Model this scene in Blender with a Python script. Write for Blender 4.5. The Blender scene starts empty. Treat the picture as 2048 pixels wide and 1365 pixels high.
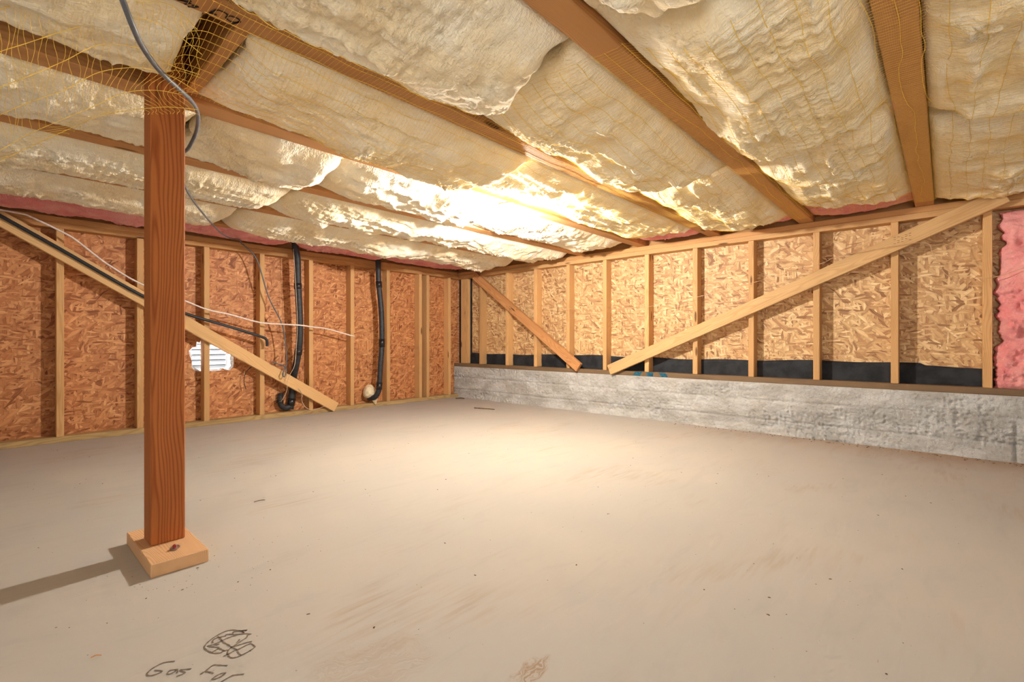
import bpy, bmesh, math, random
import numpy as np
from mathutils import Vector, Matrix, noise as mnoise

scene = bpy.context.scene
random.seed(7)

# ------------------------------------------------------------------ camera, world, exposure
cam_data = bpy.data.cameras.new('camera')
cam = bpy.data.objects.new('camera', cam_data)
scene.collection.objects.link(cam)
cam_data.sensor_width = 36.0
cam_data.lens = 955.0 / 2048.0 * 36.0
cam_data.clip_start = 0.02
cam.location = (0.0, 0.0, 0.66)
cam.rotation_euler = (math.radians(90), 0.0, math.radians(-47.80))
scene.camera = cam

world = bpy.data.worlds.new('daylight')
scene.world = world
world.use_nodes = True
world.node_tree.nodes['Background'].inputs[0].default_value = (1.0, 0.97, 0.93, 1)
world.node_tree.nodes['Background'].inputs[1].default_value = 7.0

BULB_STRENGTH = 1850.0   # one bare bulb, the room's only lamp
scene.view_settings.view_transform = 'Standard'
scene.view_settings.look = 'None'
scene.view_settings.gamma = 1.0
scene.view_settings.use_curve_mapping = False
scene.view_settings.exposure = 1.22
scene.cycles.diffuse_bounces = 5
scene.cycles.max_bounces = 8
scene.cycles.use_denoising = True
scene.cycles.use_adaptive_sampling = True
scene.cycles.adaptive_threshold = 0.08
scene.cycles.adaptive_min_samples = 16
scene.cycles.use_light_tree = False

# daylight enters by the wall vent and a hatch added behind the camera as fill;
# portals only steer the sampling of that daylight
FILL_HATCH = (-1.2, -0.1, 0.42, 1.26)     # y0, y1, z0, z1 of the opening added to the unseen back wall
def portal(name, loc, rot, sx, sy):
    ld = bpy.data.lights.new(name, 'AREA')
    ld.shape = 'RECTANGLE'; ld.size = sx; ld.size_y = sy
    ld.cycles.is_portal = True
    lo = bpy.data.objects.new(name, ld)
    scene.collection.objects.link(lo)
    lo.location = loc; lo.rotation_euler = rot
portal('fill_hatch_portal', (-1.52, (FILL_HATCH[0] + FILL_HATCH[1]) / 2, (FILL_HATCH[2] + FILL_HATCH[3]) / 2), (0, math.radians(-90), 0), FILL_HATCH[3] - FILL_HATCH[2], FILL_HATCH[1] - FILL_HATCH[0])
portal('vent_portal', (1.215, 4.44, 0.55), (math.radians(-90), 0, 0), 0.37, 0.30)

# ------------------------------------------------------------------ dimensions (metres)
XR = 3.75          # face of the stem wall and of the right wall's framing
YL = 4.25          # face of the left wall's framing
XB, YB = -1.5, -1.6  # far ends of the room behind the camera
ZP = 1.392         # underside of the top plates
ZJ = 1.466         # underside of the joists
ZS = 1.64          # underside of the subfloor
JW = 0.086         # joist width
JY = [0.09 + 0.61 * k for k in range(-2, 7)]
BULB = (2.07, 1.915)

# ------------------------------------------------------------------ helpers
COL = scene.collection

def link(name, me, mat=None, parent=None, smooth=False):
    o = bpy.data.objects.new(name, me)
    COL.objects.link(o)
    if mat is not None and me is not None:
        me.materials.append(mat)
    if parent is not None:
        o.parent = parent
    if smooth and me is not None:
        me.polygons.foreach_set('use_smooth', [True] * len(me.polygons))
    return o

def tag(o, label=None, cat=None, group=None, kind=None):
    if label: o['label'] = label
    if cat: o['category'] = cat
    if group: o['group'] = group
    if kind: o['kind'] = kind
    return o

def thing(name, label, cat, loc=(0, 0, 0), group=None):
    o = bpy.data.objects.new(name, None)
    o.empty_display_size = 0.05
    COL.objects.link(o)
    o.location = loc
    return tag(o, label, cat, group)

def mesh_from(verts, faces, name='m'):
    me = bpy.data.meshes.new(name)
    me.from_pydata([tuple(v) for v in verts], [], faces)
    me.update()
    return me

def bm_mesh(bm, name='m'):
    me = bpy.data.meshes.new(name)
    bm.to_mesh(me); bm.free()
    return me

def box_mesh(dx, dy, dz, bevel=0.002):
    bm = bmesh.new()
    bmesh.ops.create_cube(bm, size=1.0)
    bmesh.ops.scale(bm, vec=(dx, dy, dz), verts=bm.verts)
    if bevel:
        bmesh.ops.bevel(bm, geom=list(bm.edges), offset=bevel, segments=1, affect='EDGES')
    return bm_mesh(bm)

def set_world(o, m):
    """place o by a world matrix; parents are placed without rotation"""
    p = o.parent
    off = Vector((0, 0, 0))
    while p:
        off += p.location
        p = p.parent
    o.matrix_basis = Matrix.Translation(-off) @ m

def lumber(name, p0, p1, w, t, side, mat, parent=None, bevel=0.0025):
    """a sawn board from p0 to p1 (centre line); w measured along 'side', t across; local X is the length"""
    p0, p1, side = Vector(p0), Vector(p1), Vector(side)
    ax = (p1 - p0); L = ax.length; ax.normalize()
    sd = (side - ax * side.dot(ax)).normalized()
    nr = ax.cross(sd)
    me = box_mesh(L, w, t, bevel)
    o = link(name, me, mat, parent)
    m = Matrix((ax, sd, nr)).transposed().to_4x4()
    m.translation = (p0 + p1) / 2
    set_world(o, m)
    return o

def catmull(pts, n):
    P = [Vector(p) for p in pts]
    P = [P[0] * 2 - P[1]] + P + [P[-1] * 2 - P[-2]]
    out = []
    for i in range(1, len(P) - 2):
        a, b, c, d = P[i - 1:i + 3]
        for k in range(n):
            t = k / n
            out.append(0.5 * ((2 * b) + (c - a) * t + (2 * a - 5 * b + 4 * c - d) * t * t + (3 * b - a - 3 * c + d) * t ** 3))
    out.append(P[-2])
    return out

def tube_into(V, Fc, pts, r, seg=6, cap=True):
    n = len(pts)
    base = len(V)
    up = Vector((0.3, 0.2, 1)).normalized()
    for i, p in enumerate(pts):
        d = (pts[min(i + 1, n - 1)] - pts[max(i - 1, 0)]).normalized()
        if abs(d.dot(up)) > 0.95:
            u = d.cross(Vector((1, 0, 0))).normalized()
        else:
            u = d.cross(up).normalized()
        v = d.cross(u)
        rr = r[i] if hasattr(r, '__len__') else r
        for k in range(seg):
            a = 2 * math.pi * k / seg
            V.append(p + u * (rr * math.cos(a)) + v * (rr * math.sin(a)))
    for i in range(n - 1):
        for k in range(seg):
            a = base + i * seg + k; b = base + i * seg + (k + 1) % seg
            Fc.append((a, b, b + seg, a + seg))
    if cap:
        Fc.append(tuple(base + k for k in range(seg))[::-1])
        Fc.append(tuple(base + (n - 1) * seg + k for k in range(seg)))

def tube(name, pts, r, mat, parent=None, seg=8, smooth=True, n=6):
    V, Fc = [], []
    tube_into(V, Fc, catmull(pts, n), r, seg)
    return link(name, mesh_from(V, Fc), mat, parent, smooth)

def ribbon(name, strokes, width, z, mat, parent, down=False):
    """flat pen strokes on a horizontal surface"""
    V, Fc = [], []
    for s in strokes:
        pts = catmull([(x, y, 0) for x, y in s], 4) if len(s) > 2 else [Vector((x, y, 0)) for x, y in s]
        b = len(V)
        for i, p in enumerate(pts):
            d = (pts[min(i + 1, len(pts) - 1)] - pts[max(i - 1, 0)])
            d = d.normalized() if d.length > 0 else Vector((1, 0, 0))
            nr = Vector((-d.y, d.x, 0)) * (width * (0.5 + 0.12 * math.sin(i * 1.7)))
            V += [p + nr + Vector((0, 0, z)), p - nr + Vector((0, 0, z))]
        for i in range(len(pts) - 1):
            q = (b + 2 * i, b + 2 * i + 1, b + 2 * i + 3, b + 2 * i + 2)
            Fc.append(q if down else q[::-1])
    return link(name, mesh_from(V, Fc), mat, parent)

# vectorised value noise
_rng = np.random.RandomState(11)
_LAT = _rng.rand(256, 256) * 2 - 1
def vnoise(x, y):
    xi = np.floor(x).astype(int); yi = np.floor(y).astype(int)
    fx = x - xi; fy = y - yi
    fx = fx * fx * fx * (fx * (fx * 6 - 15) + 10); fy = fy * fy * fy * (fy * (fy * 6 - 15) + 10)
    a = _LAT[xi & 255, yi & 255]; b = _LAT[(xi + 1) & 255, yi & 255]
    c = _LAT[xi & 255, (yi + 1) & 255]; d = _LAT[(xi + 1) & 255, (yi + 1) & 255]
    return (a * (1 - fx) + b * fx) * (1 - fy) + (c * (1 - fx) + d * fx) * fy
def fbm(x, y, octv=4, gain=0.5):
    s = 0; a = 1.0
    for o in range(octv):
        s = s + a * vnoise(x * 2 ** o + 17.3 * o, y * 2 ** o + 9.1 * o)
        a *= gain
    return s

# ------------------------------------------------------------------ node helpers
class NT:
    def __init__(self, name):
        self.mat = bpy.data.materials.new(name)
        self.mat.use_nodes = True
        self.t = self.mat.node_tree
        self.bsdf = self.t.nodes['Principled BSDF']
    def n(self, typ, **kw):
        nd = self.t.nodes.new(typ)
        for k, v in kw.items():
            if k == 'ins':
                for a, b in v.items():
                    self.put(nd.inputs[a], b)
            else:
                setattr(nd, k, v)
        return nd
    def put(self, sock, v):
        if isinstance(v, bpy.types.NodeSocket):
            self.t.links.new(v, sock)
        else:
            if sock.type == 'RGBA' and len(v) == 3: v = (*v, 1)
            sock.default_value = v
    def math(self, op, a, b=0.0, c=None, clamp=False):
        nd = self.n('ShaderNodeMath', operation=op, use_clamp=clamp)
        self.put(nd.inputs[0], a); self.put(nd.inputs[1], b)
        if c is not None: self.put(nd.inputs[2], c)
        return nd.outputs[0]
    def mix(self, f, a, b, blend='MIX'):
        nd = self.n('ShaderNodeMix', data_type='RGBA', blend_type=blend)
        self.put(nd.inputs[0], f); self.put(nd.inputs[6], a); self.put(nd.inputs[7], b)
        return nd.outputs[2]
    def ramp(self, f, stops, interp='LINEAR'):
        nd = self.n('ShaderNodeValToRGB')
        nd.color_ramp.interpolation = interp
        e = nd.color_ramp.elements
        while len(e) < len(stops): e.new(0.5)
        for el, (p, c) in zip(e, stops):
            el.position = p
            el.color = (*c, 1) if len(c) == 3 else c
        self.put(nd.inputs[0], f)
        return nd.outputs[0]
    def sstep(self, v, a, b):
        nd = self.n('ShaderNodeMapRange', interpolation_type='SMOOTHSTEP')
        self.put(nd.inputs[0], v); nd.inputs[1].default_value = a; nd.inputs[2].default_value = b
        return nd.outputs[0]
    def coord(self, which='Object'):
        return self.n('ShaderNodeTexCoord').outputs[which]
    def mapping(self, v, loc=(0, 0, 0), rot=(0, 0, 0), scale=(1, 1, 1)):
        nd = self.n('ShaderNodeMapping')
        self.put(nd.inputs[0], v); self.put(nd.inputs[1], loc); self.put(nd.inputs[2], rot); self.put(nd.inputs[3], scale)
        return nd.outputs[0]
    def noise(self, v, scale, detail=4, rough=0.55, dist=0.0, out=0, dim='3D'):
        nd = self.n('ShaderNodeTexNoise', noise_dimensions=dim)
        self.put(nd.inputs['Vector'], v); nd.inputs['Scale'].default_value = scale
        nd.inputs['Detail'].default_value = detail; nd.inputs['Roughness'].default_value = rough
        nd.inputs['Distortion'].default_value = dist
        return nd.outputs[out]
    def bump(self, h, strength=0.3, dist=0.01):
        nd = self.n('ShaderNodeBump')
        nd.inputs['Strength'].default_value = strength; nd.inputs['Distance'].default_value = dist
        self.put(nd.inputs['Height'], h)
        self.t.links.new(nd.outputs[0], self.bsdf.inputs['Normal'])
    def finish(self, col, rough=0.8, spec=0.3):
        self.put(self.bsdf.inputs['Base Color'], col)
        self.put(self.bsdf.inputs['Roughness'], rough)
        self.bsdf.inputs['Specular IOR Level'].default_value = spec
        return self.mat

def m_plain(name, col, rough=0.6, spec=0.4, metal=0.0, var=0.12, scale=60):
    N = NT(name)
    v = N.noise(N.coord(), scale, 3)
    c = N.mix(N.sstep(v, 0.3, 0.7), tuple(k * (1 - var) for k in col), tuple(min(1, k * (1 + var)) for k in col))
    N.bsdf.inputs['Metallic'].default_value = metal
    N.bump(v, 0.15, 0.003)
    return N.finish(c, rough, spec)

def m_wood(name, light, dark, ring=70, contrast=0.6, knots=True, rough=0.7, stain=0.0, knotcol=(0.10, 0.035, 0.012)):
    N = NT(name)
    co = N.coord()
    rnd = N.n('ShaderNodeObjectInfo').outputs['Random']
    off = N.n('ShaderNodeCombineXYZ')
    N.put(off.inputs[0], N.math('MULTIPLY', rnd, 37.0))
    N.put(off.inputs[1], N.math('MULTIPLY_ADD', rnd, 0.11, -0.02))
    N.put(off.inputs[2], N.math('MULTIPLY_ADD', N.math('FRACT', N.math('MULTIPLY', rnd, 7.31)), 0.09, 0.012))
    v = N.n('ShaderNodeVectorMath', operation='ADD', ins={0: co, 1: off.outputs[0]}).outputs[0]
    # knots distort the grain
    kv = N.mapping(v, scale=(3.2, 16, 16))
    vor = N.n('ShaderNodeTexVoronoi', ins={'Vector': kv, 'Scale': 1.0, 'Randomness': 1.0})
    kd = vor.outputs['Distance']
    pull = N.sstep(kd, 0.55, 0.0)
    wob = N.noise(N.mapping(v, scale=(1.6, 9, 9)), 1.0, 2, 0.5)
    d = N.n('ShaderNodeCombineXYZ')
    N.put(d.inputs[1], N.math('MULTIPLY_ADD', wob, 0.05, N.math('MULTIPLY', pull, 0.012)))
    N.put(d.inputs[2], N.math('MULTIPLY', wob, 0.05))
    vv = N.n('ShaderNodeVectorMath', operation='ADD', ins={0: v, 1: d.outputs[0]}).outputs[0]
    wv = N.n('ShaderNodeTexWave', wave_type='RINGS', rings_direction='X', ins={'Vector': N.mapping(vv, scale=(0.12, 1, 1)), 'Scale': float(ring), 'Distortion': 0.6, 'Detail': 2.0, 'Detail Scale': 1.2})
    g = N.math('POWER', wv.outputs['Fac'], 2.2)
    fib = N.noise(N.mapping(v, scale=(9, 420, 420)), 1.0, 1, 0.6)
    f = N.math('ADD', N.math('MULTIPLY', g, contrast), N.math('MULTIPLY', N.math('SUBTRACT', fib, 0.5), 0.45), clamp=True)
    col = N.mix(f, light, dark)
    big = N.noise(N.mapping(v, scale=(2.0, 14, 14)), 1.0, 2)
    col = N.mix(N.math('MULTIPLY', N.sstep(big, 0.45, 0.75), 0.30 + stain), col, tuple(k * 0.72 for k in dark))
    tone = N.n('ShaderNodeHueSaturation')
    N.put(tone.inputs['Value'], N.math('MULTIPLY_ADD', N.math('FRACT', N.math('MULTIPLY', rnd, 13.7)), 0.22, 0.90))
    N.put(tone.inputs['Color'], col)
    col = tone.outputs[0]
    if knots:
        sel = N.math('GREATER_THAN', vor.outputs['Color'], 0.62)
        k = N.math('MULTIPLY', N.sstep(kd, 0.17, 0.10), sel)
        col = N.mix(N.math('MULTIPLY', k, 0.85), col, knotcol)
    N.bump(fib, 0.10, 0.002)
    return N.finish(col, rough, 0.25)

def m_osb(name, swz, tint, bright=1.0):
    """pressed strand board: layered stretched cells, each with its own tone"""
    N = NT(name)
    sep = N.n('ShaderNodeSeparateXYZ', ins={0: N.coord()})
    cmb = N.n('ShaderNodeCombineXYZ')
    N.put(cmb.inputs[0], sep.outputs[swz[0]]); N.put(cmb.inputs[1], sep.outputs[swz[1]])
    warp = N.noise(cmb.outputs[0], 9.0, 1, out=1)
    w2 = N.n('ShaderNodeVectorMath', operation='MULTIPLY_ADD', ins={0: warp, 1: (0.035, 0.035, 0), 2: cmb.outputs[0]}).outputs[0]
    pal = [(0.0, (0.17, 0.062, 0.022)), (0.10, (0.34, 0.145, 0.055)), (0.45, (0.47, 0.235, 0.095)), (0.8, (0.58, 0.33, 0.15)), (1.0, (0.74, 0.50, 0.26))]
    pal = [(p, tuple(c[i] * tint[i] * bright for i in range(3))) for p, c in pal]
    col = None
    specs = [(0.2, 11, 42, 1.0), (1.1, 13, 55, .62), (2.0, 12, 48, .55), (2.7, 15, 62, .5), (0.65, 11, 46, .45), (1.6, 17, 75, .42), (2.35, 14, 55, .30), (0.0, 20, 90, .30)]
    for i, (ang, sx, sy, thr) in enumerate(specs):
        m = N.mapping(N.mapping(w2, rot=(0, 0, ang)), loc=(3.7 * i, 1.3 * i, 0), scale=(sx, sy, 1))
        vo = N.n('ShaderNodeTexVoronoi', voronoi_dimensions='2D', ins={'Vector': m, 'Scale': 1.0})
        s3 = N.n('ShaderNodeSeparateColor', ins={0: vo.outputs['Color']})
        grain = N.noise(N.mapping(m, scale=(0.35, 5, 1)), 1.0, 0, dim='2D')
        t = N.math('ADD', N.math('MULTIPLY', s3.outputs[0], 0.85), N.math('MULTIPLY', N.math('SUBTRACT', grain, 0.5), 0.30), clamp=True)
        edge = N.sstep(vo.outputs['Distance'], 0.75, 0.35)
        c = N.mix(N.math('MULTIPLY', N.math('SUBTRACT', 1.0, edge), 0.35), N.ramp(t, pal), pal[0][1])
        if col is None:
            col = c
        else:
            k = N.math('LESS_THAN', s3.outputs[1], thr)
            col = N.mix(k, col, c)
    big = N.noise(cmb.outputs[0], 1.7, 3)
    col = N.mix(N.math('MULTIPLY', N.sstep(big, 0.4, 0.75), 0.25), col, tuple(0.33 * t for t in (1.0 * tint[0], 0.42 * tint[1], 0.18 * tint[2])))
    return N.finish(col, 0.6, 0.35)

def m_batt(name, a, b, c, scale=1.0):
    """glass wool: fluffy, streaked"""
    N = NT(name)
    co = N.coord()
    rnd = N.n('ShaderNodeObjectInfo').outputs['Random']
    v = N.n('ShaderNodeVectorMath', operation='ADD', ins={0: co, 1: N.n('ShaderNodeCombineXYZ', ins={0: N.math('MULTIPLY', rnd, 20.0)}).outputs[0]}).outputs[0]
    n1 = N.noise(v, 5.0 * scale, 2, 0.6)
    n2 = N.noise(N.mapping(v, rot=(0.2, 0.1, 0.5), scale=(30 * scale, 90 * scale, 60 * scale)), 1.0, 3, 0.65, 1.2)
    n3 = N.noise(N.mapping(v, rot=(0, 0, -0.6), scale=(160 * scale, 40 * scale, 90 * scale)), 1.0, 1, 0.6)
    col = N.mix(N.sstep(n1, 0.35, 0.68), a, b)
    col = N.mix(N.math('MULTIPLY', N.sstep(n2, 0.5, 0.75), 0.55), col, c)
    h = N.math('ADD', N.math('MULTIPLY', n2, 1.0), N.math('MULTIPLY', n3, 0.6))
    N.bump(h, 0.6, 0.010)
    N.bsdf.inputs['Sheen Weight'].default_value = 0.15
    N.bsdf.inputs['Sheen Roughness'].default_value = 0.6
    return N.finish(col, 0.95, 0.1)

def m_floor():
    N = NT('concrete_slab')
    co = N.coord()
    n1 = N.noise(co, 0.9, 3, 0.6)
    n2 = N.noise(N.mapping(co, rot=(0, 0, 0.7), scale=(2.2, 9, 1)), 1.0, 4, 0.65, 1.4)
    n3 = N.noise(N.mapping(co, rot=(0, 0, -0.5), scale=(3, 26, 1)), 1.0, 4, 0.7, 2.0)
    n4 = N.noise(co, 60, 2)
    col = N.mix(N.sstep(n1, 0.35, 0.7), (0.49, 0.475, 0.445), (0.54, 0.508, 0.458))
    col = N.mix(N.math('MULTIPLY', N.sstep(n2, 0.5, 0.78), 0.45), col, (0.42, 0.41, 0.385))
    col = N.mix(N.math('MULTIPLY', N.sstep(n3, 0.55, 0.8), 0.30), col, (0.60, 0.565, 0.51))
    # rusty mud smears
    sm = N.noise(N.mapping(co, loc=(1.3, 0.4, 0), rot=(0, 0, 0.35), scale=(1.6, 2.6, 1)), 1.0, 3, 0.5, 0.5)
    st = N.noise(N.mapping(co, rot=(0, 0, 0.9), scale=(5, 45, 1)), 1.0, 2, 0.6)
    msk = N.math('MULTIPLY', N.sstep(sm, 0.53, 0.72), N.sstep(st, 0.40, 0.68))
    col = N.mix(N.math('MULTIPLY', msk, 0.38), col, (0.38, 0.255, 0.145))
    sp = N.n('ShaderNodeTexVoronoi', ins={'Vector': N.n('ShaderNodeVectorMath', operation='ADD', ins={0: co, 1: N.noise(co, 9, 2, out=1)}).outputs[0], 'Scale': 17.0})
    spots = N.math('MULTIPLY', N.sstep(sp.outputs['Distance'], 0.085, 0.05), N.math('GREATER_THAN', N.n('ShaderNodeSeparateColor', ins={0: sp.outputs['Color']}).outputs[0], 0.82))
    col = N.mix(N.math('MULTIPLY', spots, 0.6), col, (0.22, 0.13, 0.07))
    # trowelled mud smears with a shape of their own
    wco = N.n('ShaderNodeVectorMath', operation='MULTIPLY_ADD', ins={0: N.noise(co, 14, 3, out=1), 1: (0.12, 0.12, 0), 2: co}).outputs[0]
    for cx, cy, lx, ly, ang, amt in ((0.795, 0.680, 0.060, 0.026, -0.15, 0.7), (0.60, 0.92, 0.14, 0.09, 0.4, 0.22)):
        p = N.mapping(N.n('ShaderNodeVectorMath', operation='SUBTRACT', ins={0: wco, 1: (cx, cy, 0)}).outputs[0], rot=(0, 0, ang))
        q = N.n('ShaderNodeVectorMath', operation='LENGTH', ins={0: N.mapping(p, scale=(1 / lx, 1 / ly, 0))}).outputs['Value']
        stk = N.noise(N.mapping(p, scale=(9, 230, 1)), 1.0, 0, 0.6)
        col = N.mix(N.math('MULTIPLY', N.math('MULTIPLY', N.sstep(q, 1.05, 0.55), N.sstep(stk, 0.30, 0.62)), amt), col, (0.33, 0.20, 0.09))
    # soil washed against the stem wall
    sx = N.n('ShaderNodeSeparateXYZ', ins={0: co})
    nearw = N.sstep(N.math('ADD', sx.outputs[0], N.math('MULTIPLY', n2, 0.35)), 3.45, 3.98)
    neary = N.sstep(sx.outputs[1], 2.2, -0.3)
    col = N.mix(N.math('MULTIPLY', N.math('MULTIPLY', nearw, neary), 0.75), col, (0.40, 0.25, 0.135))
    N.bump(n4, 0.10, 0.002)
    return N.finish(col, 0.8, 0.12)

def m_concrete():
    N = NT('rough_board_formed_concrete')
    co = N.coord()
    n1 = N.noise(N.mapping(co, scale=(1, 1.6, 3.2)), 3.0, 6, 0.65)
    n2 = N.noise(co, 45, 5, 0.7)
    n3 = N.noise(co, 7, 4, 0.6)
    col = N.mix(N.sstep(n1, 0.35, 0.68), (0.47, 0.455, 0.42), (0.67, 0.67, 0.65))
    col = N.mix(N.math('MULTIPLY', N.sstep(n2, 0.55, 0.72), 0.6), col, (0.24, 0.225, 0.195))
    col = N.mix(N.math('MULTIPLY', N.sstep(n3, 0.55, 0.75), 0.35), col, (0.50, 0.44, 0.345))
    N.bump(N.math('ADD', n2, n3), 0.9, 0.012)
    return N.finish(col, 0.9, 0.2)

def m_emit(name, col, s):
    N = NT(name)
    N.put(N.bsdf.inputs['Base Color'], (0.9, 0.9, 0.9))
    N.put(N.bsdf.inputs['Emission Color'], col)
    # emission weighted to the flanks; tip and neck dimmed to spare floor and ceiling
    nz = N.n('ShaderNodeSeparateXYZ', ins={0: N.n('ShaderNodeNewGeometry').outputs['Normal']}).outputs[2]
    N.put(N.bsdf.inputs['Emission Strength'], N.math('MULTIPLY_ADD', N.math('ABSOLUTE', nz), -0.85 * s, s))
    return N.mat

M = {}
M['stud'] = m_wood('pale_fir_stud', (0.66, 0.40, 0.175), (0.50, 0.25, 0.085), 75, 0.55)
M['plate'] = m_wood('fir_plate', (0.60, 0.33, 0.13), (0.42, 0.19, 0.06), 75, 0.6)
M['joist'] = m_wood('fir_joist', (0.58, 0.30, 0.115), (0.42, 0.175, 0.055), 90, 0.6, knots=True)
M['post'] = m_wood('red_fir_post', (0.47, 0.155, 0.042), (0.25, 0.062, 0.014), 40, 0.75)
M['block'] = m_wood('fresh_fir_block', (0.74, 0.47, 0.26), (0.56, 0.29, 0.12), 80, 0.6, knots=False)
M['brace'] = m_wood('pale_fir_brace', (0.70, 0.45, 0.21), (0.54, 0.30, 0.11), 70, 0.5)
M['brace_red'] = m_wood('reddish_fir_brace', (0.60, 0.30, 0.12), (0.44, 0.175, 0.055), 70, 0.6)
M['sill'] = m_wood('weathered_treated_sill', (0.24, 0.155, 0.085), (0.14, 0.085, 0.045), 60, 0.7, stain=0.2)
M['treated'] = m_wood('treated_bottom_plate', (0.50, 0.35, 0.16), (0.33, 0.205, 0.085), 60, 0.6)
M['osb_l'] = m_osb('strand_board_left', (0, 2), (1.22, 1.06, 0.98))  # same board on both walls; the two tints carry the difference in light
M['osb_r'] = m_osb('strand_board_right', (1, 2), (1.38, 1.75, 2.0))
M['ply'] = m_osb('subfloor_board', (0, 1), (0.8, 0.8, 0.8))
M['felt'] = m_plain('black_felt', (0.022, 0.024, 0.028), 0.75, 0.3, var=0.4, scale=14)
M['batt'] = m_batt('cream_glass_wool', (0.93, 0.77, 0.48), (0.96, 0.88, 0.68), (0.98, 0.96, 0.88))
M['pink'] = m_batt('pink_glass_wool', (0.80, 0.25, 0.25), (0.88, 0.39, 0.36), (0.92, 0.56, 0.50), 1.3)
M['floor'] = m_floor()
M['concrete'] = m_concrete()
M['net'] = m_plain('yellow_plastic_net', (0.93, 0.62, 0.09), 0.45, 0.4)
M['pen'] = m_plain('black_marker', (0.035, 0.028, 0.03), 0.8, 0.1)
M['pen_floor'] = m_plain('faded_marker', (0.21, 0.165, 0.13), 0.9, 0.1)
M['blue'] = m_plain('blue_paint', (0.018, 0.11, 0.17), 0.7, 0.2, var=0.3)
M['porcelain'] = m_plain('white_porcelain', (0.85, 0.84, 0.80), 0.3, 0.5, var=0.03)
M['steel'] = m_plain('zinc_steel', (0.62, 0.60, 0.57), 0.35, 0.5, metal=0.9)
M['redbolt'] = m_plain('red_coated_bolt', (0.30, 0.03, 0.03), 0.4, 0.5)
M['pipe'] = m_plain('black_pipe_jacket', (0.028, 0.030, 0.034), 0.55, 0.45, var=0.3, scale=30)
M['tape'] = m_plain('black_tape', (0.014, 0.014, 0.016), 0.25, 0.6)
M['foam'] = m_plain('cream_spray_foam', (0.80, 0.68, 0.46), 0.85, 0.2, var=0.14, scale=30)
M['whitewire'] = m_plain('white_cable', (0.80, 0.72, 0.66), 0.5, 0.4)
M['blackwire'] = m_plain('black_cable', (0.022, 0.024, 0.028), 0.45, 0.4)
M['greywire'] = m_plain('grey_cable', (0.13, 0.135, 0.145), 0.45, 0.4)
M['copper'] = m_plain('bare_copper_wire', (0.62, 0.40, 0.22), 0.4, 0.5, metal=0.3)
M['string'] = m_plain('pale_string', (0.72, 0.58, 0.42), 0.9, 0.1)
M['vent'] = m_plain('white_vent_metal', (0.80, 0.82, 0.84), 0.4, 0.4, var=0.03)
M['wrap'] = m_plain('pale_torn_house_wrap', (0.72, 0.74, 0.76), 0.7, 0.3, var=0.3)
M['dirt'] = m_plain('dark_grit', (0.15, 0.09, 0.05), 0.9, 0.1, var=0.5)
M['nail'] = m_plain('dark_nail', (0.06, 0.045, 0.04), 0.5, 0.4, metal=0.5)
M['bulb'] = m_emit('lit_bulb', (1.0, 0.95, 0.89), BULB_STRENGTH)

# ------------------------------------------------------------------ floor
def box_obj(name, lo, hi, mat, parent=None, bevel=0.0):
    lo, hi = Vector(lo), Vector(hi)
    d = hi - lo
    bm = bmesh.new()
    bmesh.ops.create_cube(bm, size=1.0)
    bmesh.ops.scale(bm, vec=d, verts=bm.verts)
    if bevel:
        bmesh.ops.bevel(bm, geom=list(bm.edges), offset=bevel, segments=1, affect='EDGES')
    bmesh.ops.translate(bm, vec=(lo + hi) / 2, verts=bm.verts)
    return link(name, bm_mesh(bm), mat, parent)

floor = box_obj('floor', (XB - 0.1, YB - 0.1, -0.12), (XR + 0.4, YL + 0.3, 0.0), M['floor'])
tag(floor, 'pale beige concrete slab with trowel marks and muddy smears', 'floor', kind='structure')

# ------------------------------------------------------------------ left wall
HOLE = [(1.060, 0.585), (1.085, 0.612), (1.106, 0.617), (1.112, 0.655), (1.130, 0.648), (1.144, 0.672), (1.20, 0.662), (1.26, 0.655), (1.33, 0.62), (1.366, 0.560), (1.377, 0.52), (1.374, 0.448), (1.348, 0.42), (1.320, 0.423), (1.293, 0.437), (1.277, 0.42), (1.205, 0.418), (1.144, 0.419), (1.097, 0.428), (1.076, 0.46), (1.079, 0.504), (1.064, 0.55)]
def sheet_with_hole(y, th, x0, x1, z0, z1, hole):
    bm = bmesh.new()
    def loop(pts):
        vs = [bm.verts.new((x, y, z)) for x, z in pts]
        return [bm.edges.new((vs[i], vs[(i + 1) % len(vs)])) for i in range(len(vs))]
    e = loop([(x0, z0), (x1, z0), (x1, z1), (x0, z1)]) + loop(hole)
    r = bmesh.ops.triangle_fill(bm, use_beauty=True, use_dissolve=False, edges=e)
    faces = [f for f in bm.faces]
    ex = bmesh.ops.extrude_face_region(bm, geom=faces)
    bmesh.ops.translate(bm, vec=(0, th, 0), verts=[v for v in ex['geom'] if isinstance(v, bmesh.types.BMVert)])
    bmesh.ops.recalc_face_normals(bm, faces=list(bm.faces))
    return bm_mesh(bm)
YO = YL + 0.092
wall_left = link('wall_left', sheet_with_hole(YO, 0.012, XB, XR + 0.105, 0.0, ZS + 0.02, HOLE), M['osb_l'])
tag(wall_left, 'reddish strand board wall on bare studs behind the post', 'wall', kind='structure')
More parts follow.
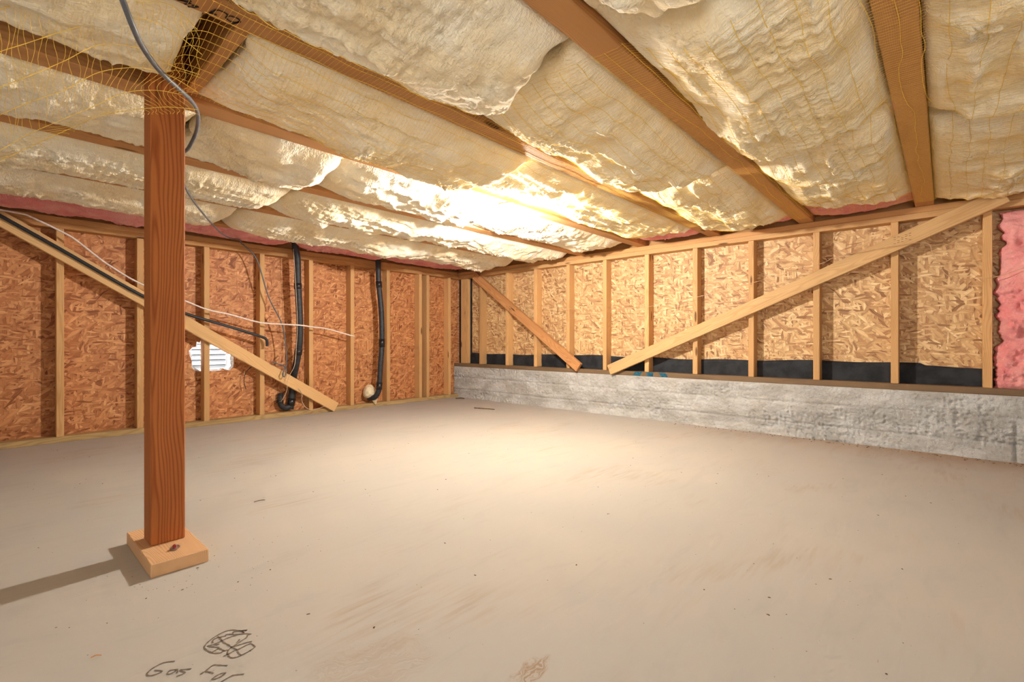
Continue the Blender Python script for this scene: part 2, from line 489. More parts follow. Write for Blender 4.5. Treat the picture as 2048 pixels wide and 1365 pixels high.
# layer of wall outside the strand board, with a cut for the vent
sid = link('siding', sheet_with_hole(YO + 0.055, 0.02, XB, XR + 0.23, -0.1, ZS + 0.02, [(1.03, 0.70), (1.40, 0.70), (1.40, 0.40), (1.03, 0.40)]), M['wrap'], wall_left)
LSTUDS = [-0.52, -0.105, 0.307, 0.723, 1.138, 1.545, 1.963, 2.370, 2.774, 3.183, 3.284, 3.596]
for x in LSTUDS:
    lumber('stud', (x + 0.019, YL + 0.0465, 0.038), (x + 0.019, YL + 0.0465, ZP), 0.038, 0.089, (1, 0, 0), M['stud'], wall_left)
lumber('bottom_plate', (XB, YL + 0.0455, 0.019), (XR, YL + 0.0455, 0.019), 0.038, 0.091, (0, 0, 1), M['treated'], wall_left)
lumber('top_plate', (XB, YL + 0.0455, ZP + 0.0185), (XR - 0.01, YL + 0.0455, ZP + 0.0185), 0.0365, 0.091, (0, 0, 1), M['plate'], wall_left)
lumber('top_plate', (XB, YL + 0.0455, ZP + 0.0555), (XR - 0.01, YL + 0.0455, ZP + 0.0555), 0.0365, 0.091, (0, 0, 1), M['plate'], wall_left)
lumber('rim_board', (XB, YL + 0.072, ZJ + 0.088), (XR, YL + 0.072, ZJ + 0.088), 0.17, 0.036, (0, 0, 1), M['plate'], wall_left)
# torn wrap fringe around the vent hole
V, Fc = [], []
nh = len(HOLE)
for i, (x, z) in enumerate(HOLE):
    cx, cz = 1.22, 0.53
    k = 0.90 + 0.06 * math.sin(i * 2.3)
    V += [Vector((x, YO + 0.010, z)), Vector((cx + (x - cx) * k, YO + 0.030, cz + (z - cz) * k)), Vector((cx + (x - cx) * 1.03, YO + 0.050, cz + (z - cz) * 1.03))]
for i in range(nh):
    j = (i + 1) % nh
    for a in (0, 1):
        Fc.append((3 * i + a, 3 * j + a, 3 * j + a + 1, 3 * i + a + 1))
link('torn_wrap', mesh_from(V, Fc), M['wrap'], wall_left)

# ------------------------------------------------------------------ stem wall
def stem_wall():
    y0, y1 = YB, YL + 0.085
    ny, nz = 900, 60
    ys = np.linspace(y0, y1, ny); zs = np.linspace(-0.02, 0.360, nz)
    Y, Z = np.meshgrid(ys, zs, indexing='ij')
    d = 0.006 * fbm(Y * 3, Z * 9, 4)
    rough = np.clip(fbm(Y * 1.6 + 5, Z * 7 + 3, 3) * 1.3 + 0.1, 0, 1)
    d = d + rough * 0.013 * np.abs(fbm(Y * 40, Z * 42, 3, 0.65)) + 0.004 * np.abs(fbm(Y * 40, Z * 50, 3, 0.6))
    # board seams
    for zc, dep in ((0.095, 0.008), (0.235, 0.007)):
        zz = zc + 0.006 * vnoise(Y * 2.1, Y * 0 + zc * 50)
        lip = np.exp(-((Z - zz) / 0.006) ** 2)
        d = d + dep * lip * (0.6 + 0.5 * vnoise(Y * 5, Z * 0))
        d = d - 0.004 * np.clip((Z - zz) / 0.02, 0, 1) * (Z > zz)
    d = d + 0.02 * np.exp(-((Y + 0.285) / 0.006) ** 2) * np.clip((0.23 - Z) / 0.05, 0, 1)
    # irregular foot
    d = d - 0.02 * np.clip((0.05 - Z) / 0.05, 0, 1) * (0.6 + 0.6 * vnoise(Y * 6, Z * 0))
    d = np.where(Z > 0.352, d * 0.3, d)
    X = XR + 0.004 + d
    V = [(X[i, j], Y[i, j], Z[i, j]) for i in range(ny) for j in range(nz)]
    Fc = [(i * nz + j, i * nz + j + 1, (i + 1) * nz + j + 1, (i + 1) * nz + j) for i in range(ny - 1) for j in range(nz - 1)]
    b = len(V)
    V += [(XR + 0.22, ys[i], 0.360) for i in range(ny)] + [(XR + 0.22, ys[i], -0.02) for i in range(ny)]
    for i in range(ny - 1):
        Fc.append((i * nz + nz - 1, b + i, b + i + 1, (i + 1) * nz + nz - 1))
        Fc.append((b + i, b + ny + i, b + ny + i + 1, b + i + 1))
    for i in (0, ny - 1):
        Fc.append(tuple([i * nz + j for j in range(nz)] + [b + i, b + ny + i]))
    return mesh_from(V, Fc)
stem = link('wall_foundation', stem_wall(), M['concrete'], None, True)
tag(stem, 'rough grey board-formed concrete stem wall under the right wall', 'wall', kind='structure')

# ------------------------------------------------------------------ right wall
XO = XR + 0.092
wall_right = box_obj('wall_right', (XO, YB, 0.40), (XO + 0.012, YL + 0.09, ZS + 0.02), M['osb_r'])
tag(wall_right, 'golden strand board wall on bare studs above the concrete stem wall', 'wall', kind='structure')
RSTUDS = [3.906, 3.501, 3.106, 2.702, 2.296, 1.888, 1.478, 1.068, 0.660, 0.248, -0.158, -0.565, -0.97]
for y in RSTUDS:
    lumber('stud', (XR + 0.0485, y - 0.019, 0.398), (XR + 0.0485, y - 0.019, ZP), 0.038, 0.086, (0, 1, 0), M['stud'], wall_right)
lumber('corner_board', (XR + 0.066, 4.200, 0.398), (XR + 0.066, 4.200, ZP), 0.128, 0.036, (0, 1, 0), M['stud'], wall_right)
sill = lumber('sill_plate', (XR + 0.060, YB, 0.379), (XR + 0.060, YL + 0.084, 0.379), 0.038, 0.116, (0, 0, 1), M['sill'], wall_right)
lumber('top_plate', (XR + 0.0455, YB, ZP + 0.0185), (XR + 0.0455, YL + 0.08, ZP + 0.0185), 0.0365, 0.089, (0, 0, 1), M['stud'], wall_right)
lumber('top_plate', (XR + 0.0505, YB, ZP + 0.0555), (XR + 0.0505, YL + 0.08, ZP + 0.0555), 0.0365, 0.089, (0, 0, 1), M['plate'], wall_right)
lumber('rim_board', (XR + 0.076, YB, ZJ + 0.088), (XR + 0.076, YL + 0.08, ZJ + 0.088), 0.17, 0.03, (0, 0, 1), M['plate'], wall_right)
def felt_strip():
    ys = np.linspace(YB, 4.335, 240)
    V, Fc = [], []
    for i, y in enumerate(ys):
        zt = 0.520 + 0.006 * math.sin(y * 3.1) + 0.004 * math.sin(y * 11)
        if y < 0.1: zt -= 0.012
        for k in range(6):
            t = k / 5
            V.append((XO - 0.004 - 0.006 * abs(math.sin(y * 7 + k)) * (0.4 + 0.6 * t), y, 0.398 + (zt - 0.398) * t))
        V += [(XO - 0.001, y, zt), (XO - 0.001, y, 0.398)]
    for i in range(len(ys) - 1):
        for k in range(7):
            a = i * 8 + k
            Fc.append((a, a + 1, a + 9, a + 8))
    return mesh_from(V, Fc)
link('felt_strip', felt_strip(), M['felt'], wall_right, True)
box_obj('felt_corner', (XO - 0.006, 4.113, 0.50), (XO - 0.0005, 4.336, ZP), M['felt'], wall_right)
# painted marks on the sill
for poly in ([(1.997, .366), (1.97, .396), (1.908, .396), (1.925, .362)], [(1.868, .396), (1.806, .396), (1.809, .362), (1.862, .362)], [(1.76, .396), (1.697, .396), (1.678, .363), (1.735, .362)]):
    V = [Vector((XR + 0.0012, y, z)) for y, z in poly] + [Vector((XR + 0.004, y, z)) for y, z in poly]
    me = mesh_from(V, [(0, 1, 2, 3), (7, 6, 5, 4)] + [(i, i + 4, (i + 1) % 4 + 4, (i + 1) % 4) for i in range(4)])
    pm = link('paint_mark', me, M['blue'], sill)
    pm.matrix_basis = sill.matrix_basis.inverted() @ Matrix.Identity(4)

# walls that close the room behind the camera
wn = box_obj('wall_near', (XB, YB - 0.10, 0.0), (XR + 0.2, YB, ZS + 0.02), M['concrete'])
tag(wn, 'grey concrete wall on the side behind the camera', 'wall', kind='structure')
bm = bmesh.new()
hy0, hy1, hz0, hz1 = FILL_HATCH  # opening added out of view to let in fill daylight
for lo, hi in (((YB, 0.0), (hy0, ZS)), ((hy1, 0.0), (YL + 0.1, ZS)), ((hy0, 0.0), (hy1, hz0)), ((hy0, hz1), (hy1, ZS))):
    r = bmesh.ops.create_cube(bm, size=1.0)
    bmesh.ops.scale(bm, vec=(0.10, hi[0] - lo[0], hi[1] - lo[1]), verts=r['verts'])
    bmesh.ops.translate(bm, vec=(XB - 0.05, (hi[0] + lo[0]) / 2, (hi[1] + lo[1]) / 2), verts=r['verts'])
wb = link('wall_back', bm_mesh(bm), M['concrete'])
tag(wb, 'grey concrete wall with an added fill-light opening at the near end of the crawl space', 'wall', kind='structure')

# ------------------------------------------------------------------ ceiling and joists
ceiling = box_obj('ceiling', (XB - 0.02, YB - 0.02, ZS), (XR + 0.12, YL + 0.11, ZS + 0.02), M['ply'])
tag(ceiling, 'subfloor boards over the joists, mostly hidden by insulation', 'ceiling', kind='structure')
joists = []
for y in JY:
    joists.append(lumber('joist', (XB, y, (ZJ + ZS) / 2 + 0.001), (XR + 0.06, y, (ZJ + ZS) / 2 + 0.001), ZS - ZJ, JW, (0, 0, 1), M['joist'], ceiling))
lumber('blocking', (0.462, 1.868, 1.560), (0.462, 1.356, 1.560), 0.14, 0.036, (0, 0, 1), M['joist'], ceiling)
jc = joists[4]
f9 = [[(0.366, 1.348), (0.371, 1.334), (0.377, 1.313), (0.389, 1.308), (0.402, 1.311)], [(0.371, 1.334), (0.384, 1.332)],
      [(0.403, 1.316), (0.403, 1.327), (0.413, 1.333), (0.426, 1.328), (0.431, 1.315), (0.422, 1.308), (0.409, 1.311), (0.403, 1.316)],
      [(0.431, 1.315), (0.425, 1.331), (0.418, 1.348)],
      [(0.302, 1.342), (0.313, 1.336), (0.328, 1.322)], [(0.305, 1.338), (0.318, 1.335), (0.328, 1.331), (0.319, 1.347)],
      [(0.332, 1.338), (0.344, 1.332), (0.338, 1.342), (0.327, 1.350)]]
w = ribbon('handwriting', f9, 0.0046, ZJ - 0.0006, M['pen'], jc, down=True)
w.matrix_basis = jc.matrix_basis.inverted()

# ------------------------------------------------------------------ insulation batts
CEIL_DX = 0.01
cx_ = np.arange(-0.7, 3.76, CEIL_DX); cy_ = np.arange(-1.1, 4.2, CEIL_DX)
CEIL = np.full((len(cx_), len(cy_)), ZJ + 0.10)
for y in JY:
    CEIL[:, (cy_ > y - JW / 2) & (cy_ < y + JW / 2)] = ZJ

def batt(name, label, x0, x1, bay, droop=0.03, seed=1, mat='batt', quilt=0.006, lump=0.016, over=0.010, in0=0.0, in1=0.0,
         e0=0.05, e1=0.05, tilt=0.0, group='cream insulation batts between the joists', cat='insulation', top=0.10, endsag0=0.0, endsag1=0.0, slant0=0.0, slant1=0.0, rag=0.012, yr=None, z0=None, taper=0.0, puffy=0.010, tuft=0.02):
    """one batt of glass wool between two joists; droop is how far its belly hangs below the joists"""
    if yr is None:
        ya, yb = JY[bay + 1] + JW / 2 + 0.003 + in0, JY[bay + 2] - JW / 2 - 0.003 - in1
    else:
        ya, yb = yr
    zj = ZJ if z0 is None else z0
    nx = max(8, int((x1 - x0) / 0.0085)); ny = max(8, int((yb - ya) / 0.0095))
    U, W = np.meshgrid(np.linspace(0, 1, nx), np.linspace(0, 1, ny), indexing='ij')
    L = x1 - x0; B = yb - ya
    s = seed * 13.37
    # ragged, slanting ends
    Yl = W * B
    xa = x0 + slant0 * (W - 0.5) + rag * fbm(Yl * 9 + s, Yl * 0 + s, 3)
    xb = x1 + slant1 * (W - 0.5) + rag * fbm(Yl * 9 + s + 40, Yl * 0 + s, 3)
    X = xa + (xb - xa) * U
    Y = ya + Yl
    dx0 = X - xa; dx1 = xb - X; dy0 = Yl; dy1 = B - Yl
    def rnd(d, w): return 1 - np.exp(-(np.maximum(d, 0) / w) ** 0.9)
    wv = 0.055 + 0.025 * vnoise(X * 3 + s, X * 0 + s)
    edge = np.minimum(rnd(dy0, wv), rnd(dy1, wv)) * np.minimum(rnd(dx0, e0), rnd(dx1, e1)) 
    prof = np.sin(np.pi * np.clip(W, 0, 1)) ** 0.6
    sag = droop * (0.65 + 0.35 * prof) * (1 + 0.55 * vnoise(X * 2.2 + s, Y * 1.5 + s)) + tilt * (W - 0.5)
    sag = sag + endsag0 * np.exp(-dx0 / 0.16) + endsag1 * np.exp(-dx1 / 0.16) - taper * (W - 0.5)
    big = lump * fbm(X * 5.5 + s, Y * 5.5 + 2 * s, 3)
    ridg = lump * 0.7 * (1 - np.abs(vnoise(X * 4 + 3 * s, Y * 13 + s)) * 2)
    fine = 0.0035 * fbm(X * 34 + s, Y * 34 + s, 3, 0.6)
    mask = np.clip(0.5 + 1.5 * fbm(X * 2.6 + 2 * s, Y * 3 + s, 2), 0.0, 1.0)
    xw = X + 0.006 * vnoise(X * 9 + s, Y * 9); yw = Y + 0.006 * vnoise(X * 9 + 30, Y * 9 + s)
    q = quilt * mask * (np.abs(np.sin(np.pi * xw / 0.030)) ** 0.7 * np.abs(np.sin(np.pi * yw / 0.034)) ** 0.7 - 0.4) * 1.5
    puff = puffy * (0.9 * np.abs(fbm(X * 11 + s, Y * 15 + 2 * s, 2)) + 0.55 * np.abs(vnoise(X * 27 + 2 * s, Y * 34 + s)))
    tufts = np.clip(fbm(X * 6 + 3 * s, Y * 7 + s, 2) - 0.25, 0, 1) * tuft * np.abs(fbm(X * 40 + s, Y * 40, 3, 0.7))
    Z = zj + 0.030 - (0.030 + sag + big + ridg + fine + q + puff + tufts) * edge
    # bulge out over the joists where the belly hangs lower than them
    low = np.clip((zj - 0.006 - Z) / 0.02, 0, 1)
    ov = over * (0.4 + 0.9 * vnoise(X * 5 + s, Y * 0 + 3.3))
    sidew = np.exp(-dy0 / 0.03) * -1 + np.exp(-dy1 / 0.03)
    Y2 = Y + sidew * ov * low
    # record for the netting
    ix = np.clip(((X - cx_[0]) / CEIL_DX).round().astype(int), 0, len(cx_) - 1)
    iy = np.clip(((Y2 - cy_[0]) / CEIL_DX).round().astype(int), 0, len(cy_) - 1)
    np.minimum.at(CEIL, (ix.ravel(), iy.ravel()), Z.ravel())
    V = np.stack([X, Y2, Z], -1).reshape(-1, 3)
    i, j = np.meshgrid(np.arange(nx - 1), np.arange(ny - 1), indexing='ij')
    a = (i * ny + j).ravel()
    F4 = np.stack([a, a + 1, a + ny + 1, a + ny], -1).tolist()
    ring = [k for k in range(ny)] + [k * ny + ny - 1 for k in range(1, nx)] + [(nx - 1) * ny + k for k in range(ny - 2, -1, -1)] + [k * ny for k in range(nx - 2, 0, -1)]
    V = V.tolist(); b = len(V); n = len(ring)
    zt = zj + top
    for k in ring:
        V.append([V[k][0], min(max(V[k][1], ya), yb), zt])
    for k in range(n):
        F4.append([ring[(k + 1) % n], ring[k], b + k, b + (k + 1) % n])
    F4.append([b + k for k in range(n)][::-1])
    me = bpy.data.meshes.new(name)
    me.from_pydata(V, [], F4); me.update()
    o = link(name, me, M[mat], None, True)
    return tag(o, label, cat, group)

PK = 'pink insulation along the wall tops'
b = batt
b('insulation_batt', 'wide cream insulation batt along the right picture edge with torn white end', -0.6, 2.34, 0, 0.045, 1, over=0.02, e1=0.03, endsag1=0.03, slant1=-0.15, rag=0.04, lump=0.022, quilt=0.005)
b('insulation_batt', 'cream insulation batt above the top end of the long brace', 2.36, 3.72, 0, 0.025, 2, over=0.004, lump=0.014, quilt=0.004, endsag1=0.02)
b('insulation_batt', 'torn lump of cream insulation hanging at the top edge right of centre', -0.6, 1.06, 1, 0.05, 3, over=0.0, e1=0.025, endsag1=0.06, rag=0.05, slant1=-0.1, lump=0.03)
b('insulation_batt', 'big quilted cream batt filling the bay at upper right', 1.085, 2.13, 1, 0.085, 4, over=0.035, e0=0.05, e1=0.05, quilt=0.010, lump=0.018, slant0=-0.16, slant1=0.10, in0=0.0)
b('insulation_batt', 'shorter cream batt between big quilted batt and pink piece by the right wall', 2.17, 3.44, 1, 0.05, 5, over=0.006, lump=0.022, endsag1=0.01, slant1=-0.1, slant0=0.08)
b('insulation_batt', 'smooth cream batt at top centre with torn white lower end', -0.6, 1.12, 2, 0.055, 6, over=0.0, in1=0.02, e1=0.03, endsag1=0.045, rag=0.035, quilt=0.007, lump=0.014, slant1=0.10)
b('insulation_batt', 'dimpled cream batt in the middle of the ceiling beyond the torn end', 1.15, 2.33, 2, 0.060, 7, over=0.02, quilt=0.009, lump=0.02, slant0=0.10, e0=0.09)
b('insulation_batt', 'cream batt ending beside pink scraps above the right wall', 2.36, 3.56, 2, 0.045, 8, over=0.006, lump=0.022, endsag0=0.02, e0=0.06)
b('insulation_batt', 'cream batt at the top left corner, cut off short of the post', -0.6, 0.375, 3, 0.045, 9, over=0.0, in1=0.09, e1=0.02, quilt=0.003, lump=0.010, rag=0.015)
b('insulation_batt', 'long smooth cream batt running from the post towards the bulb', 0.49, 1.66, 3, 0.055, 10, over=0.02, quilt=0.005, lump=0.014, e0=0.04, endsag1=0.02)
b('insulation_batt', 'bright cream batt just right of the bulb', 1.69, 3.50, 3, 0.014, 11, over=0.0, in1=0.03, quilt=0.008, lump=0.016)
b('insulation_batt', 'smooth cream batt behind the post on the left', -0.6, 0.52, 4, 0.045, 12, over=0.0, quilt=0.003, lump=0.010)
b('insulation_batt', 'short cream batt right of the post with fluffy white tufts', 0.545, 1.09, 4, 0.050, 13, over=0.01, quilt=0.005, lump=0.020, e1=0.03, endsag1=0.03, rag=0.03)
b('insulation_batt', 'cream batt with blown-out white patch left of the bulb', 1.12, 2.24, 4, 0.034, 14, over=0.0, in0=0.03, quilt=0.006, lump=0.020, e0=0.10, slant0=0.12)
b('insulation_batt', 'cream batt beyond the bulb reaching the right wall', 2.26, 3.62, 4, 0.020, 15, over=0.0, in0=0.02, quilt=0.007, lump=0.016)
b('insulation_batt', 'quilted pale batt crossing behind the post, second row from left wall', -0.6, 1.12, 5, 0.055, 16, over=0.035, quilt=0.006, lump=0.010, endsag1=0.01)
b('insulation_batt', 'long cream batt in the second row from the left wall, ending near the room corner', 1.15, 3.66, 5, 0.050, 17, over=0.02, quilt=0.006, lump=0.018, e0=0.06)
b('insulation_batt', 'cream batt next to the pink strip on the far left', -0.6, 1.06, 6, 0.045, 18, over=0.03, quilt=0.003, lump=0.009, in1=-0.05)
b('insulation_batt', 'sagging cream batt along the left wall above the two black pipes', 1.09, 3.60, 6, 0.060, 19, over=0.03, quilt=0.008, lump=0.018, e0=0.07, in1=-0.05)
# pink pieces above the walls
b('pink_insulation', 'long strip of pink insulation above the left wall, left of the black pipes', -0.6, 1.74, 7, 0.02, 20, 'pink', 0.0, 0.008, 0.0, group=PK, yr=(3.86, 4.235), top=0.05, z0=ZJ + 0.012)
b('pink_insulation', 'strip of pink insulation above the left wall between the pipes and the corner', 2.66, 3.70, 7, 0.012, 21, 'pink', 0.0, 0.006, 0.0, group=PK, yr=(3.86, 4.235), top=0.05, z0=ZJ + 0.014)
b('pink_insulation', 'ragged pink insulation tuft drooping over the left wall plate between two pipes', 1.77, 2.62, 7, 0.012, 22, 'pink', 0.0, 0.012, 0.0, group=PK, yr=(3.86, 4.235), top=0.05, z0=ZJ + 0.012, endsag1=0.05)
b('pink_insulation', 'plump pink insulation roll above the right wall under the upper right batt', 3.45, 3.745, 1, 0.012, 23, 'pink', 0.0, 0.012, 0.0, group=PK, z0=ZJ + 0.012, top=0.08)
b('pink_insulation', 'ragged pink insulation scrap above the right wall, second from the corner', 3.58, 3.745, 2, 0.004, 24, 'pink', 0.0, 0.010, 0.0, group=PK, z0=ZJ + 0.014, top=0.08)
b('pink_insulation', 'small pink insulation scrap above the right wall nearest the room corner', 3.53, 3.745, 3, 0.002, 25, 'pink', 0.0, 0.010, 0.0, group=PK, z0=ZJ + 0.016, top=0.08)

# drooping corner of the pink tuft
def lumpy(name, c, rad, seed, mat, amp=0.25, sub=4, parent=None, freq=9.0):
    bm = bmesh.new()
    bmesh.ops.create_icosphere(bm, subdivisions=sub, radius=1.0)
    for v in bm.verts:
        d = v.co.normalized()
        p = Vector((d.x * rad[0], d.y * rad[1], d.z * rad[2]))
        k = mnoise.fractal(p * freq + Vector((seed, seed * 2.1, 0)), 0.9, 2.1, 4)
        p = p * (1 + amp * k)
        v.co = p + Vector(c)
    return link(name, bm_mesh(bm), M[mat], parent, True)

# pink batt bursting from the bay at the right picture edge
def pink_side():
    y0, y1, z0, z1 = -0.56, -0.190, 0.385, 1.375
    nz, ny = 200, 80
    Zg, Wg = np.meshgrid(np.linspace(0, 1, nz), np.linspace(0, 1, ny), indexing='ij')
    Z = z0 + (z1 - z0) * Zg
    edge = 0.030 * fbm(Z * 4.3 + 3, Z * 0, 3) + 0.012 * fbm(Z * 30, Wg * 6, 3) + 0.035 * np.exp(-((Z - 0.655) / 0.035) ** 2) + 0.055 * np.clip((Z - 1.0) / 0.3, 0, 1) - 0.02 * np.exp(-((Z - 0.5) / 0.10) ** 2)
    Y = (y1 - edge) + (y0 - (y1 - edge)) * Wg
    dy = np.minimum(np.abs(Y - (y1 - edge)), np.abs(Y - y0)); dz = np.minimum(Z - z0, z1 - Z)
    e = (1 - np.exp(-(dy / 0.06) ** 0.8)) * (1 - np.exp(-(np.maximum(dz, 0) / 0.04) ** 0.8))
    f = 0.03 + 0.05 * fbm(Y * 6, Z * 6, 3) + 0.075 * np.abs(fbm(Y * 10 + 7, Z * 10, 2)) + 0.022 * np.abs(fbm(Y * 27, Z * 30, 2)) + 0.008 * np.abs(fbm(Y * 60, Z * 60, 3, 0.6))
    f = f + 0.05 * np.exp(-((Z - 0.46) / 0.09) ** 2)
    f = f - 0.09 * np.exp(-((Z - 0.665) / 0.030) ** 2) * np.exp(-((Y + 0.21) / 0.05) ** 2)
    X = XR + 0.05 - (0.07 + f) * e
    V = np.stack([X, Y, Z], -1).reshape(-1, 3).tolist()
    Fc = [(i * ny + j, i * ny + j + 1, (i + 1) * ny + j + 1, (i + 1) * ny + j) for i in range(nz - 1) for j in range(ny - 1)]
    b0 = len(V)
    V += [[XR + 0.085, V[k][1], V[k][2]] for k in range(b0)]
    Fc += [tuple(b0 + k for k in f4[::-1]) for f4 in Fc]
    ring = list(range(ny)) + [i * ny + ny - 1 for i in range(1, nz)] + [(nz - 1) * ny + j for j in range(ny - 2, -1, -1)] + [i * ny for i in range(nz - 2, 0, -1)]
    for k in range(len(ring)):
        a, c = ring[k], ring[(k + 1) % len(ring)]
        Fc.append((c, a, b0 + a, b0 + c))
    return mesh_from(V, Fc)
o = link('pink_insulation', pink_side(), M['pink'], None, True)
tag(o, 'shaggy salmon pink batt bulging between the studs at the right picture edge', 'insulation', 'pink insulation in the right wall')

# ------------------------------------------------------------------ netting stapled under the batts
def smooth_field(F, k):
    for ax in (0, 1):
        pad = [(k, k) if a == ax else (0, 0) for a in (0, 1)]
        P = np.pad(F, pad, mode='edge')
        c = np.cumsum(P, axis=ax)
        c = np.concatenate([np.zeros_like(np.take(c, [0], axis=ax)), c], axis=ax)
        n = F.shape[ax]
        hi = np.take(c, np.arange(2 * k + 1, 2 * k + 1 + n), axis=ax); lo = np.take(c, np.arange(0, n), axis=ax)
        F = (hi - lo) / (2 * k + 1)
    return F
CL = np.minimum(CEIL, ZJ + 0.02)
SM = smooth_field(smooth_field(CL, 2), 2)
SM = np.minimum(SM, CL + 0.001)
def field(x, y):
    fx = np.clip((x - cx_[0]) / CEIL_DX, 0, len(cx_) - 1.001); fy = np.clip((y - cy_[0]) / CEIL_DX, 0, len(cy_) - 1.001)
    i = fx.astype(int); j = fy.astype(int); a = fx - i; c = fy - j
    return SM[i, j] * (1 - a) * (1 - c) + SM[i + 1, j] * a * (1 - c) + SM[i, j + 1] * (1 - a) * c + SM[i + 1, j + 1] * a * c
def net_sheet(name, label, x0, x1, y0, y1, seed, pitch=0.0135, rib=0.055):
    V, Fc = [], []
    def strand(px, py, r):
        pz = field(px, py) - 0.0022
        tube_into(V, Fc, [Vector((a, c, d)) for a, c, d in zip(px, py, pz)], r, 3, False)
    n = int((x1 - x0) / pitch)
    for k in range(n):
        xx = x0 + (k + 0.5) * pitch
        py = np.linspace(y0, y1, int((y1 - y0) / 0.018))
        px = xx + 0.016 * vnoise(py * 3.1 + seed, py * 0 + xx * 1.5) + 0.05 * vnoise(py * 0.8, py * 0 + seed)
        strand(px, py, 0.00042)
    m = int((y1 - y0) / rib)
    for k in range(m + 1):
        yy = y0 + k * rib
        px = np.linspace(x0, x1, int((x1 - x0) / 0.02))
        py = yy + 0.014 * vnoise(px * 2.6 + seed, px * 0 + yy * 9) + 0.006 * vnoise(px * 11, px * 0 + yy * 3)
        strand(px, py, 0.0009)
    o = link(name, mesh_from(V, Fc), M['net'])
    return tag(o, label, 'netting', 'yellow netting under the insulation')
net_sheet('insulation_netting', 'yellow plastic netting stretched across the joists on the right of the ceiling', 1.16, 3.62, -0.46, 1.16, 3)
net_sheet('insulation_netting', 'yellow plastic netting under the joist marked F9 and towards the bulb', 0.36, 3.40, 1.17, 1.86, 5)

# loose flap of netting by the post
NETP = [[(0.023, 1.642, 1.438), (0.07, 1.59, 1.462), (0.125, 1.529, 1.462), (0.181, 1.468, 1.460), (0.244, 1.399, 1.456), (0.291, 1.347, 1.450), (0.334, 1.299, 1.391)],
        [(0.024, 1.686, 1.358), (0.072, 1.632, 1.38), (0.129, 1.57, 1.408), (0.185, 1.508, 1.428), (0.25, 1.436, 1.437), (0.299, 1.383, 1.41), (0.351, 1.325, 1.35)],
        [(0.024, 1.745, 1.293), (0.075, 1.689, 1.322), (0.133, 1.625, 1.359), (0.192, 1.56, 1.399), (0.259, 1.486, 1.389), (0.309, 1.431, 1.349), (0.359, 1.375, 1.324)],
        [(0.026, 1.818, 1.248), (0.078, 1.76, 1.281), (0.139, 1.693, 1.313), (0.2, 1.625, 1.359), (0.27, 1.549, 1.37), (0.322, 1.491, 1.349), (0.37, 1.438, 1.307)],
        [(0.045, 1.871, 1.191), (0.081, 1.831, 1.221), (0.144, 1.761, 1.261), (0.199, 1.701, 1.296), (0.253, 1.641, 1.331), (0.308, 1.581, 1.338), (0.358, 1.526, 1.326)],
        [(0.098, 1.872, 1.211), (0.149, 1.816, 1.246), (0.214, 1.743, 1.287), (0.261, 1.692, 1.301), (0.308, 1.64, 1.309), (0.345, 1.599, 1.312), (0.397, 1.542, 1.305)]]
def loose_net():
    V, Fc = [], []
    # extend a little past the picture's edge
    rows = []
    for r in NETP:
        p0, p1 = Vector(r[0]), Vector(r[1])
        rows.append(catmull([p0 * 2.6 - p1 * 1.6] + [Vector(p) for p in r], 8))
    for r in rows:
        tube_into(V, Fc, r, 0.0009, 4, False)
    nc = len(rows[0])
    for k in range(0, 32):
        t = (k + 0.5) / 32 * (nc - 1); i = int(t); f = t - i
        col = [r[i].lerp(r[min(i + 1, nc - 1)], f) for r in rows]
        tail = col[-1] + (col[-1] - col[-2]) * 0.25 + Vector((0, 0, -0.008))
        cv = catmull(col + [tail], 5)
        cv = [p + Vector((0.004, -0.004, 0)) * math.sin(q * 0.9 + k) for q, p in enumerate(cv)]
        tube_into(V, Fc, cv, 0.0005, 3, False)
    return mesh_from(V, Fc)
o = link('insulation_netting', loose_net(), M['net'])
tag(o, 'loose flap of yellow netting hanging in front of the post top', 'netting', 'yellow netting under the insulation')

# ------------------------------------------------------------------ support post
PX, PY = 0.3795, 1.8225
post = thing('support_post', 'red-brown square timber post standing on a wooden block at left', 'post', (PX, PY, 0))
lumber('post_shaft', (PX, PY, 0.038), (PX, PY, 1.600), 0.089, 0.089, (1, 0, 0), M['post'], post, 0.003)
blk = lumber('base_block', (0.3785, 1.632, 0.019), (0.3785, 1.968, 0.019), 0.141, 0.038, (1, 0, 0), M['block'], post, 0.002)
blk['label'] = 'pale fresh-cut wooden base block'
def lathe(prof, seg=20):
    V, Fc = [], []
    for r, z in prof:
        for k in range(seg):
            a = 2 * math.pi * k / seg
            V.append((r * math.cos(a), r * math.sin(a), z))
    for i in range(len(prof) - 1):
        for k in range(seg):
            Fc.append((i * seg + k, i * seg + (k + 1) % seg, (i + 1) * seg + (k + 1) % seg, (i + 1) * seg + k))
    Fc.append(tuple(range(seg))[::-1]); Fc.append(tuple((len(prof) - 1) * seg + k for k in range(seg)))
    return mesh_from(V, Fc)
def sub_at(name, me, mat, par, wpos, rot=None):
    o = link(name, me, mat, par, False)
    m = (rot.to_4x4() if rot else Matrix.Identity(4)); m.translation = Vector(wpos)
    pl = par.matrix_basis.copy()
    if par.parent: pl = Matrix.Translation(par.parent.location) @ pl
    o.matrix_basis = pl.inverted() @ m
    return o
from mathutils import Euler
sub_at('washer', lathe([(0.011, 0.0), (0.013, 0.001), (0.013, 0.002), (0.004, 0.0022)]), M['steel'], blk, (0.380, 1.703, 0.0415), Euler((0.18, -0.15, 0)).to_matrix())
sub_at('bolt', lathe([(0.0045, 0.0), (0.0050, 0.004), (0.0050, 0.009), (0.003, 0.0105)], 6), M['redbolt'], blk, (0.380, 1.703, 0.0425), Euler((0.18, -0.15, 0)).to_matrix())

